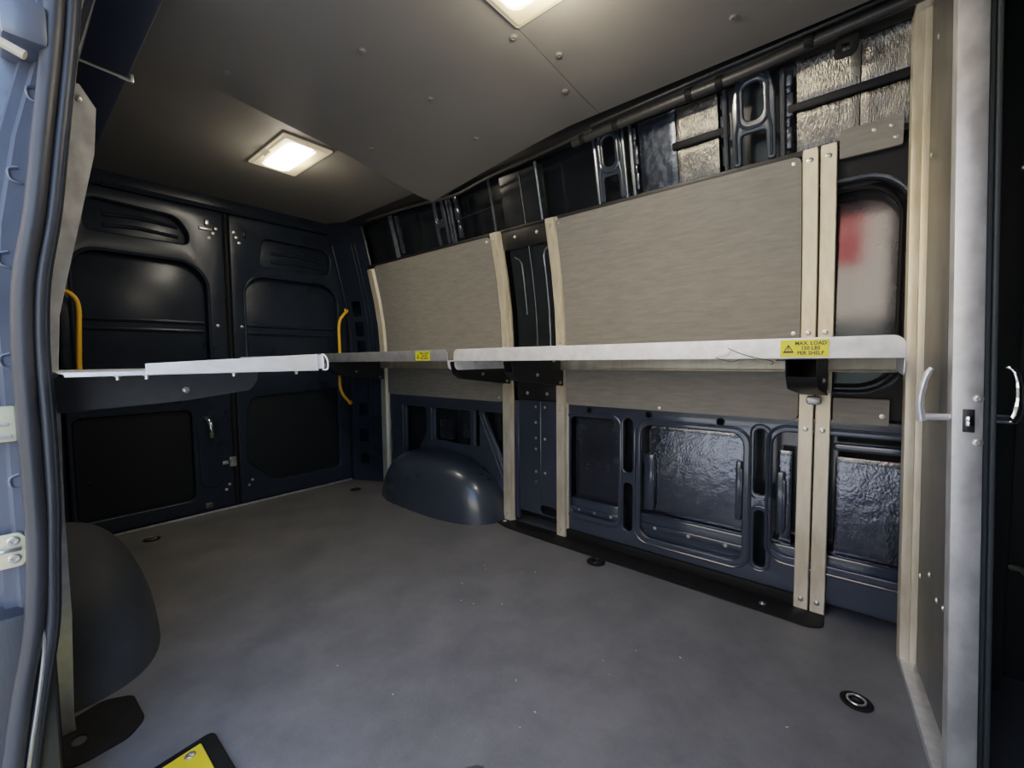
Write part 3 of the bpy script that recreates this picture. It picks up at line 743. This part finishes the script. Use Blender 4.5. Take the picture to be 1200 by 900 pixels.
# near side upright by the seal
root = thing('wall_upright', (-1.5, .05, 0), 'galvanized upright just inside the door seal with a slanted top', 'upright')
bm = bmesh.new(); rings = []
prof = [(0, .030, .082), (.04, .032, .080), (.30, .060, .089), (.56, .074, .089), (.79, .084, .094), (.92, .080, .0965), (1.035, .080, .104), (1.139, .092, .124), (1.288, .116, .154), (1.44, .134, .184), (1.553, .150, .1925), (1.60, .160, .165)]
for z, a, b in prof:
    rings.append([bm.verts.new(p) for p in ((-1.5, a-.014, z), (-1.5, b, z), (-1.53, b, z), (-1.53, a-.014, z))])
for r0, r1 in zip(rings[:-1], rings[1:]):
    for k in range(4): bm.faces.new((r0[k], r0[(k+1) % 4], r1[(k+1) % 4], r1[k]))
bm.faces.new(rings[0][::-1]); bm.faces.new(rings[-1])
bmesh.ops.bevel(bm, geom=[e for e in bm.edges], offset=.001, segments=1, affect='EDGES')
obj('channel', bm, 'galv', root)
inst('bolt', BOLT_X, (-1.5, .160, 1.565), root)

# ---- shelves
TEXT_ROWS = ['MAX. LOAD', '150 LBS', 'PER SHELF']
def sticker(shelf, x0, x1, z0, z1, y):
    bm = bmesh.new(); bx(bm, x0, x1, y-.0014, y, z0, z1, 0)
    st = obj('warning_sticker', bm, 'sticker', shelf, 'yellow warning sticker with black lettering and triangle')
    W = x1-x0; H = z1-z0; yy = y-.0018
    cx = x0+W*.635
    for i, s in enumerate(TEXT_ROWS):
        zb = z0+H*(.70-.285*i)
        b = text_bm(s, H*.30, lambda u, v, w, cx=cx, zb=zb: (cx+u*.95, yy-w, zb+v), .0003, bold=.00035)
        obj('lettering', b, 'ink', st)
    tx, tz, s = x0+W*.175, z0+H*.30, H*.46
    lo = [[(tx-s*.62, tz-.06*H), (tx+s*.62, tz-.06*H), (tx, tz+s*.95)], [(tx-s*.40, tz+.04*H), (tx+s*.40, tz+.04*H), (tx, tz+s*.68)]]
    tri = sheet(lo, .0008, lambda u, v, w: (u, yy-w, v), .0001, 0)
    bx(tri, tx-.0009, tx+.0009, yy-.0005, yy, tz+.10*H, tz+.30*H); bx(tri, tx-.0009, tx+.0009, yy-.0005, yy, tz+.055*H, tz+.085*H)
    obj('warning_triangle', tri, 'ink', st)
    return st
def far_shelf(x0, x1, label, z=.913, yf=1.40, yb=1.816, m='alu'):
    root = thing('shelf', ((x0+x1)/2, (yf+yb)/2, z), label, 'shelf')
    bm = bmesh.new(); bx(bm, x0, x1, yf, yb, z, z+.004, .001)
    obj('tray', bm, 'alu', root)
    lip = sheet([rrect(x0, x1, z, z+.056, [.002, .002, .026, .026], 6)], .004, lambda u, v, w: (u, yf+.001-w, v), .0012)
    lp = obj('front_lip', lip, m, root)
    bm = bmesh.new(); bx(bm, x0, x1, yb-.003, yb, z-.045, z, .001); bx(bm, x0, x1, yb-.02, yb-.001, z-.048, z-.044, .001); obj('back_flange', bm, 'galv_post', root)
    for xe in (x0, x1-.003):
        e = sheet([rrect(yf+.004, yb, z-.043, z+.002, [.025, .002, .002, .002], 6)], .003, lambda u, v, w, xe=xe: (xe+.0015+w, u, v), .0008)
        obj('end_flange', e, 'alu', root)
    return root, lp
sh1, lip1 = far_shelf(-1.528, .066, 'long bright metal shelf with the large warning sticker, along the side wall')
sh2, lip2 = far_shelf(-2.93, -1.5735, 'shorter metal shelf at the rear end of the side wall, with a small sticker', m='galv')
sticker(sh1, -.193, -.084, .9175, .9635, 1.398)
sticker(sh2, -1.815, -1.702, .9165, .9635, 1.398)
# torn metal flap and loose wire on the long shelf lip
lo = [[(-.362, .917), (-.327, .946), (-.318, .940), (-.325, .925)]]
obj('torn_flap', sheet(lo, .0016, lambda u, v, w: (u, 1.3955-w, v), .0003), 'galv', sh1)
bm = bmesh.new(); tube(bm, [(-.327, 1.395, .945), (-.285, 1.393, .926), (-.24, 1.392, .913), (-.215, 1.392, .908), (-.208, 1.393, .900), (-.216, 1.394, .897)], .0012, 6, 4)
tube(bm, [(-.36, 1.395, .917), (-.315, 1.393, .905), (-.29, 1.392, .912), (-.25, 1.392, .911)], .0011, 6, 4); obj('loose_wire', bm, 'blacksteel', sh1)
for x in (-1.45, -1.30, -1.0): 
    bm = bmesh.new(); lathe(bm, [(.007, 0), (.007, .006), (0, .007)], (x, 1.47, .912), '-z', 6); obj('bolt', bm, 'bolt', sh1)

# near side shelf, seen end-on, only its inner lip standing up
root = thing('shelf', (-2.1, .30, .9), 'shelf on the door side seen end-on, its upturned end gleaming white in the daylight', 'shelf')
bm = bmesh.new(); bx(bm, -1.76, -1.153, .080, .565, .899, .9025, .001); obj('tray', bm, 'alu', root)
bm = bmesh.new(); bx(bm, -1.153, -1.149, .080, .56, .8945, .9025, .001); obj('end_edge', bm, 'alu', root)
obj('end_flange', sheet([rpoly([(.197, .8955), (.556, .8945), (.556, .9385), (.197, .9185)], .002)], .003, lambda u, v, w: (-1.1475+w, u, v), .001), 'alu_white', root, 'scratched white-bright upturned end flange')
obj('front_lip', sheet([rrect(-1.76, -1.135, .899, .937, [.002, .004, .016, .016], 6)], .003, lambda u, v, w: (u, .568+w, v), .001), 'alu', root)
bm = bmesh.new(); tube(bm, [(-1.136, .564, .897), (-1.132, .576, .898), (-1.132, .577, .920), (-1.136, .572, .934), (-1.142, .566, .938)], .0022, 8, 3); obj('lip_curl', bm, 'alu', root)
for y in (.155, .20, .36, .505):
    bm = bmesh.new(); lathe(bm, [(.006, 0), (.006, .004), (.0035, .005), (.0035, .011), (0, .011)], (-1.16, y, .897), '-z', 8); obj('bolt', bm, 'bolt', root)

# ---- shelf brackets on the far wall
def bracket(x, label, half=.022, yw=1.819, front=1.412):
    root = thing('shelf_bracket', (x, yw, .78), label, 'bracket', 'black steel shelf brackets')
    prof = rpoly([(yw, .862), (1.792, .862), (1.792, .9105), (front, .9105), (front+.012, .862), (front+.055, .825), (yw, .782)], .010)
    for sx in (-half, half):
        obj('side_plate', sheet([prof], .003, lambda u, v, w, sx=sx: (x+sx+w, u, v), .001), 'blacksteel', root)
    bm = bmesh.new(); bx(bm, x-half, x+half, yw-.004, yw, .79, .862, .001); bx(bm, x-half+.001, x+half-.001, front+.03, 1.79, .9085, .9115, .001)
    bx(bm, x-half+.001, x+half-.001, 1.784, 1.788, .80, .907, .001)
    obj('spine', bm, 'blacksteel', root)
    bm = bmesh.new()
    P = [(front+.012, .862), (front+.022, .845), (front+.055, .825), (yw-.004, .784)]
    for (a, b), (c, d) in zip(P[:-1], P[1:]):
        v = [bm.verts.new((x+sx, yy, zz_)) for sx, yy, zz_ in ((-half, a, b), (half, a, b), (half, c, d), (-half, c, d))]
        bm.faces.new(v)
    obj('lower_flange', bm, 'blacksteel', root)
    for (y, z) in ((1.60, .845), (1.79, .80)): inst('bolt', BOLT_X, (x+half+.0015, y, z), root)
    inst('bolt', BOLT_Y, (x, yw-.004, .83), root)
    return root
bracket(-2.765, 'black shelf bracket nearest the rear doors, under the shorter shelf')
bracket(-1.550, 'black shelf bracket under the gap between the two shelves', .0195)
bracket(-1.205, 'black shelf bracket right of the dark pillar, under the long shelf')
br = bracket(-.146, 'black shelf bracket directly under the large warning sticker', .036)
bm = bmesh.new(); bx(bm, -.168, -.124, 1.786, 1.818, .752, .781, .009); obj('foot_block', bm, 'galv', br)
bm = bmesh.new(); bx(bm, -.205, -.184, 1.41, 1.45, .906, .9105, .001); obj('shelf_clip', bm, 'blacksteel', br)

# near bracket arm, face-on
root = thing('shelf_bracket', (-1.49, .10, .80), 'charcoal grey bracket arm under the door side shelf, seen face-on', 'bracket')
prof = rpoly([(.088, .888), (.530, .888), (.528, .862), (.507, .832), (.34, .812), (.088, .800)], .008)
obj('side_plate', sheet([prof], .004, lambda u, v, w: (-1.492+w, u, v), .001), 'arm_grey', root)
bm = bmesh.new(); bx(bm, -1.535, -1.49, .10, .53, .886, .890, .001); obj('top_flange', bm, 'arm_grey', root)
inst('bolt', BOLT_X, (-1.490, .342, .842), root)

# ---- wheel housings
def wheel_arch(ycen, sgn, label, a=.525, dpt=.262, h=.335, xc=-2.11):
    bm = bmesh.new(); p = 2.9; nu, nv = 40, 24; g = []
    for j in range(nv+1):
        el = (PI/2)*j/nv; row = []
        for i in range(nu+1):
            az = PI*i/nu
            d = Vector((math.cos(az)*math.cos(el), math.sin(az)*math.cos(el), math.sin(el)))
            r = (abs(d.x)**p+abs(d.y)**p+abs(d.z)**p)**(-1/p)
            q = d*r
            flute = .0075*max(0, math.sin((q.x*a)*2*PI/.10))*(1 if -.42 < q.x*a < -.08 and q.z < .75 else 0)
            row.append(bm.verts.new((xc+q.x*a*(1-.12*q.z), ycen-sgn*(q.y*dpt*(1-.10*q.z)-flute), q.z*h)))
        g.append(row)
    for r0, r1 in zip(g[:-1], g[1:]):
        for i in range(nu): bm.faces.new((r0[i], r0[i+1], r1[i+1], r1[i]))
    o = obj('wheel_housing', bm, 'arch_gloss', ang=80)
    return tag(o, label, 'wheel housing')
wheel_arch(1.8405, 1, 'glossy navy wheel housing bulging from the side wall under the shorter shelf')
wh = wheel_arch(.065, -1, 'dull dark wheel housing on the door side, beside the galvanized upright at left')
wh.data.materials[0] = M['arch_dull']

# ---- grab handles
def grab(path, label):
    root = thing('grab_handle', path[0], label, 'grab handle')
    bm = bmesh.new(); tube(bm, path, .0105, 14, 6); obj('rail', bm, 'yellow', root)
    for p in (path[0], path[-1]):
        bm = bmesh.new(); lathe(bm, [(.018, -.006), (.018, .004), (.012, .008), (0, .008)], (p[0], p[1], p[2]), 'x+', 16); obj('mount', bm, 'yellow', root)
grab([(-3.047, .205, 1.282), (-3.0, .212, 1.275), (-2.98, .250, 1.256), (-2.978, .272, 1.20), (-2.978, .267, 1.05), (-2.978, .262, .94), (-2.978, .260, .88), (-2.98, .25, .83), (-3.0, .215, .80), (-3.047, .207, .79)], 'yellow tubular grab handle beside the left rear door, near the seal')
grab([(-3.047, 1.712, 1.300), (-3.0, 1.69, 1.285), (-2.98, 1.650, 1.255), (-2.978, 1.613, 1.18), (-2.978, 1.612, .95), (-2.978, 1.605, .75), (-2.98, 1.628, .673), (-3.0, 1.685, .612), (-3.047, 1.72, .60)], 'yellow tubular grab handle at the corner of rear door and shelved wall')

# ---- dome lights
def dome(x0, x1, y0, y1, zc, label):
    root = thing('dome_light', ((x0+x1)/2, (y0+y1)/2, zc), label, 'ceiling light', 'dome lights in the headliner')
    cx, cy = (x0+x1)/2, (y0+y1)/2
    lo = [rrect(x0, x1, y0, y1, .012), rrect(x0+.022, x1-.022, cy-.068, cy+.055, .03)]
    obj('frame', sheet(lo, .014, lambda u, v, w: (u, v, zc-.004-w), .004, 3), 'ivory_glow', root)
    lo = [rrect(x0-.014, x1+.014, y0-.012, y1+.012, .01), rrect(x0+.004, x1-.004, y0+.004, y1-.004, .008)]
    obj('trim_ring', sheet(lo, .006, lambda u, v, w: (u, v, zc-.002-w), .002), 'ivory_glow', root)
    bm = bmesh.new(); n = 12; m = 20; g = []
    ax, ay = (x1-x0)/2-.022, .0615
    ycc = cy-.0065
    for i in range(n+1):
        row = []
        for k in range(m):
            a = 2*PI*k/m; rr = math.sin(.5*PI*i/n); c, s = math.cos(a), math.sin(a)
            q = (abs(c)**5+abs(s)**5)**(-1/5)
            row.append(bm.verts.new((cx+ax*rr*c*q, ycc+ay*rr*s*q, zc-.006-.016*math.cos(.5*PI*i/n)**.7)))
        g.append(row)
    for a, b in zip(g[:-1], g[1:]):
        for k in range(m): bm.faces.new((a[k], a[(k+1) % m], b[(k+1) % m], b[k]))
    obj('lens', bm, 'lens', root, 'glowing warm white lens', ang=60)
    bm = bmesh.new(); bx(bm, cx-.05, cx+.01, y0+.004, y0+.018, zc-.020, zc-.008, .003); obj('switch', bm, 'ivory_glow', root)
    return root
def lamp(x, y, z, e):
    l = bpy.data.lights.new('dome_lamp', 'POINT'); l.energy = e; l.color = (1, .84, .62); l.shadow_soft_size = .03; l.specular_factor = 0.0
    o = bpy.data.objects.new('dome_lamp', l); COL.objects.link(o); o.location = (x, y, z)
lamp(-2.18, .955, 1.835, 1.5); lamp(-.63, .925, 1.815, 4.2)
dome(-2.372, -1.992, .858, 1.060, 1.908, 'lit dome light in the rear headliner panel, near the rear doors')
dome(-.816, -.436, .825, 1.026, 1.897, 'lit dome light cut off by the top of the picture')

# ---- floor lashing rings
def ring(x, y, label, s=1.0, dark=False):
    root = thing('lashing_ring', (x, y, 0), label, 'lashing ring', 'lashing rings let into the floor')
    bm = bmesh.new(); lathe(bm, [(.040*s, 0), (.040*s, .003), (.034*s, .005), (.030*s, .0025), (.012*s, .0012), (0, .0012)], (x, y, 0), 'z', 28); obj('cup', bm, 'rubber', root)
    bm = bmesh.new(); P = [(x+.022*s*math.cos(a), y+.022*s*math.sin(a), .006) for a in [2*PI*k/18 for k in range(19)]]; tube(bm, P, .003*s, 8); obj('ring', bm, 'blacksteel' if dark else 'bolt', root)
    bm = bmesh.new(); bx(bm, x-.010*s, x+.010*s, y-.004, y+.004, .002, .010, .002); obj('pin', bm, 'blacksteel', root)
ring(-.002, 1.418, 'recessed lashing ring in the floor in front of the partition door', .9)
ring(-.926, 1.690, 'black lashing ring at the edge of the floor strip, below the large plywood board', 1.05, True)
ring(-2.853, .474, 'small lashing ring in the far floor corner near the left rear door', .9)
ring(-2.80, 1.60, 'dark lashing ring on the floor by the right rear door corner', .9, True)

# ---- black floor strip along the side wall
root = thing('floor_strip', (-.85, 1.78, 0), 'long black rubber strip on the floor along the shelved wall', 'floor strip')
lo = rpoly([(-1.60, 1.85), (-1.60, 1.765), (-1.50, 1.735), (-1.23, 1.726), (-.135, 1.715), (-.095, 1.74), (-.10, 1.85)], .035, 5)
obj('mat', sheet([lo], .004, lambda u, v, w: (u, v, .0022+w), .0012), 'rubber', root)
inst('bolt', BOLT_Z, (-.282, 1.776, .004), root); inst('bolt', BOLT_Z, (-1.565, 1.80, .004), root)
bm = bmesh.new(); bx(bm, -1.2, -.19, 1.835, 1.852, .004, .045, .003); obj('kick_edge', bm, 'rubber', root)

# ---- near black mat and yellow step pad
root = thing('floor_mat', (-1.45, .11, 0), 'black floor plate with an oval hole at the foot of the near upright', 'floor plate')
lo = [rpoly([(-1.535, .030), (-1.555, .078), (-1.578, .140), (-1.540, .197), (-1.415, .201), (-1.372, .165), (-1.362, .085), (-1.39, .0)], .018, 5),
      [(-1.453+.020*math.cos(a), .083+.014*math.sin(a)) for a in [2*PI*k/20 for k in range(20)]]]
obj('plate', sheet(lo, .005, lambda u, v, w: (u, v, .0028+w), .001), 'rubber', root)
bm = bmesh.new(); c = [bm.verts.new((-1.453+.0205*math.cos(2*PI*k/20), .083+.0145*math.sin(2*PI*k/20), .0016)) for k in range(20)]; bm.faces.new(c); obj('oval_plug', bm, 'arm_grey', root, 'grey oval showing in the hole')
root = thing('step_pad', (-1.13, .22, 0), 'yellow step pad with a black rubber border at the bottom of the picture', 'step pad')
lo = rrect(-1.225, -.98, .03, .300, .018)
sk = lambda u, v, w: (u+.10*(.25-v)-.0, v-.0, .0035+w)
obj('border', sheet([lo], .006, sk, .002), 'rubber', root)
obj('face', sheet([rrect(-1.205, -1.0, .05, .268, .004)], .003, lambda u, v, w: (u+.10*(.25-v), v, .0075+w), .001), 'padyellow', root)
inst('bolt', BOLT_Z, (-1.186, .242, .0088), root)

# ---- cable loom and hook at the roof edge
root = thing('cable_loom', (-.5, 1.66, 1.86), 'black taped cable loom hung along the far edge of the headliner', 'cable')
bm = bmesh.new(); tube(bm, [(.30, 1.625, 1.885), (-.1, 1.625, 1.868), (-.35, 1.622, 1.850), (-.60, 1.62, 1.845), (-.85, 1.62, 1.838), (-1.0, 1.622, 1.833)], .018, 12, 5); obj('conduit', bm, 'loom', root)
bm = bmesh.new(); tube(bm, [(-.9, 1.61, 1.852), (-1.2, 1.61, 1.835), (-1.5, 1.615, 1.822), (-1.75, 1.62, 1.80), (-2.1, 1.63, 1.83), (-2.6, 1.63, 1.85)], .008, 10, 5); obj('thin_cable', bm, 'loom', root)
bm = bmesh.new(); tube(bm, [(.25, 1.60, 1.90), (-.15, 1.595, 1.882), (-.5, 1.595, 1.874), (-.9, 1.597, 1.862)], .006, 8, 5); obj('thin_cable', bm, 'loom', root)
for x in (-.17, -.42, -.52, -.80, -.95):
    bm = bmesh.new(); lathe(bm, [(.0205, -.012), (.0215, -.010), (.0215, .010), (.0205, .012)], (x, 1.622, 1.868 if x > -.2 else (1.849 if x > -.6 else 1.838)), 'x+', 16); obj('clip_band', bm, 'rubber', root)
lo = [rpoly([(-.115, 1.80), (-.055, 1.80), (-.045, 1.90), (-.09, 1.90)], .022, 5), rrect(-.092, -.072, 1.818, 1.838, .003)]
hk = obj('hook_tab', sheet(lo, .006, lambda u, v, w: (u, 1.655-w-(v-1.8)*.1, v), .002), 'rubber'); tag(hk, 'black hook tab with a square hole under the cable loom at top right', 'hook')

# ---- prop rod near the top left
root = thing('prop_rod', (-1.5, .2, 1.65), 'thin grey rod with an end clip below the headliner at top left', 'rod')
bm = bmesh.new(); tube(bm, [(-1.5, .14, 1.660), (-1.5, .266, 1.6535)], .0032, 8); obj('rod', bm, 'bolt', root)
bm = bmesh.new(); bx(bm, -1.504, -1.494, .262, .268, 1.648, 1.668, .001); tube(bm, [(-1.5, .24, 1.6545), (-1.5, .266, 1.653)], .0042, 8); obj('end_clip', bm, 'bolt', root)

# ---- loose chips on the floor
bm = bmesh.new()
for k in range(26):
    x = random.uniform(-1.3, -.1); y = random.uniform(.5, 1.5); a = random.uniform(0, PI); l = random.uniform(.0008, .0035); w = random.uniform(.0005, .0012)
    t = bmesh.new(); bx(t, -l, l, -w, w, .0005, .002, 0)
    for v in t.verts: v.co = Vector((x+v.co.x*math.cos(a)-v.co.y*math.sin(a), y+v.co.x*math.sin(a)+v.co.y*math.cos(a), v.co.z))
    merge(bm, t)
tag(obj('wood_chips', bm, 'chip'), 'tiny pale chips scattered over the grey floor', 'debris', kind='stuff')

# ================================================================== OUTSIDE (seen only in reflections)
bm = bmesh.new(); bx(bm, -30, 30, -30, 30, -.75, -.70)
tag(obj('ground', bm, 'concrete'), 'paved lot outside the van', 'ground', kind='structure')
bm = bmesh.new(); bx(bm, -14, 12, -13, -12.6, -.7, 6.4); bx(bm, -14, 12, -13, -12.3, 6.4, 6.6)
wo = tag(obj('wall_outside', bm, 'stucco'), 'tan building wall across the lot', 'wall', kind='structure')
bm = bmesh.new(); bx(bm, -1.0, -.25, -12.62, -12.56, 3.6, 5.6); obj('red_reflection_patch', bm, 'red_patch', wo)  # unseen red board added so the window recess reflects red

bm = bmesh.new(); bx(bm, -14, 12, -9.4, -8.6, -.7, 1.75, .2)
tag(obj('backdrop', bm, 'backdrop'), 'added unseen dark hedge across the lot', 'backdrop', kind='structure')  # unseen dark mass added to darken what the glossy panels reflect
# ================================================================== LIGHT
w = bpy.data.worlds.new('world'); scene.world = w; w.use_nodes = True
nt = w.node_tree; bg = nt.nodes['Background']
sky = nt.nodes.new('ShaderNodeTexSky'); sky.sky_type = 'NISHITA'; sky.sun_disc = False
sky.sun_elevation = math.radians(42); sky.sun_rotation = math.radians(20); sky.air_density = 1.0; sky.dust_density = 1.5
nt.links.new(sky.outputs[0], bg.inputs['Color']); bg.inputs['Strength'].default_value = 0.62
sun = bpy.data.lights.new('sun', 'SUN'); sun.energy = 6.0; sun.angle = math.radians(.6); sun.color = (1, .93, .82)
so = bpy.data.objects.new('sun', sun); COL.objects.link(so)
so.rotation_euler = Vector((.35, .75, .80)).to_track_quat('Z', 'Y').to_euler()   # sun stands behind the far side of the van

# ================================================================== CAMERA
cam = bpy.data.cameras.new('camera'); co = bpy.data.objects.new('camera', cam); COL.objects.link(co)
cam.sensor_width = 36; cam.lens = 15.0992; cam.clip_start = .01
R = Matrix(((.7680, -.0290, .6390), (.6400, .0520, -.7670), (-.0110, .9980, .0580)))
co.matrix_world = Matrix.Translation((0, 0, .92)) @ R.to_4x4()
q = R.to_quaternion(); q.normalize(); co.rotation_mode = 'QUATERNION'; co.rotation_quaternion = q; co.location = (0, 0, .92)
scene.camera = co
scene.view_settings.view_transform = 'Filmic'
scene.view_settings.look = 'Medium Contrast'
scene.view_settings.exposure = 1.2
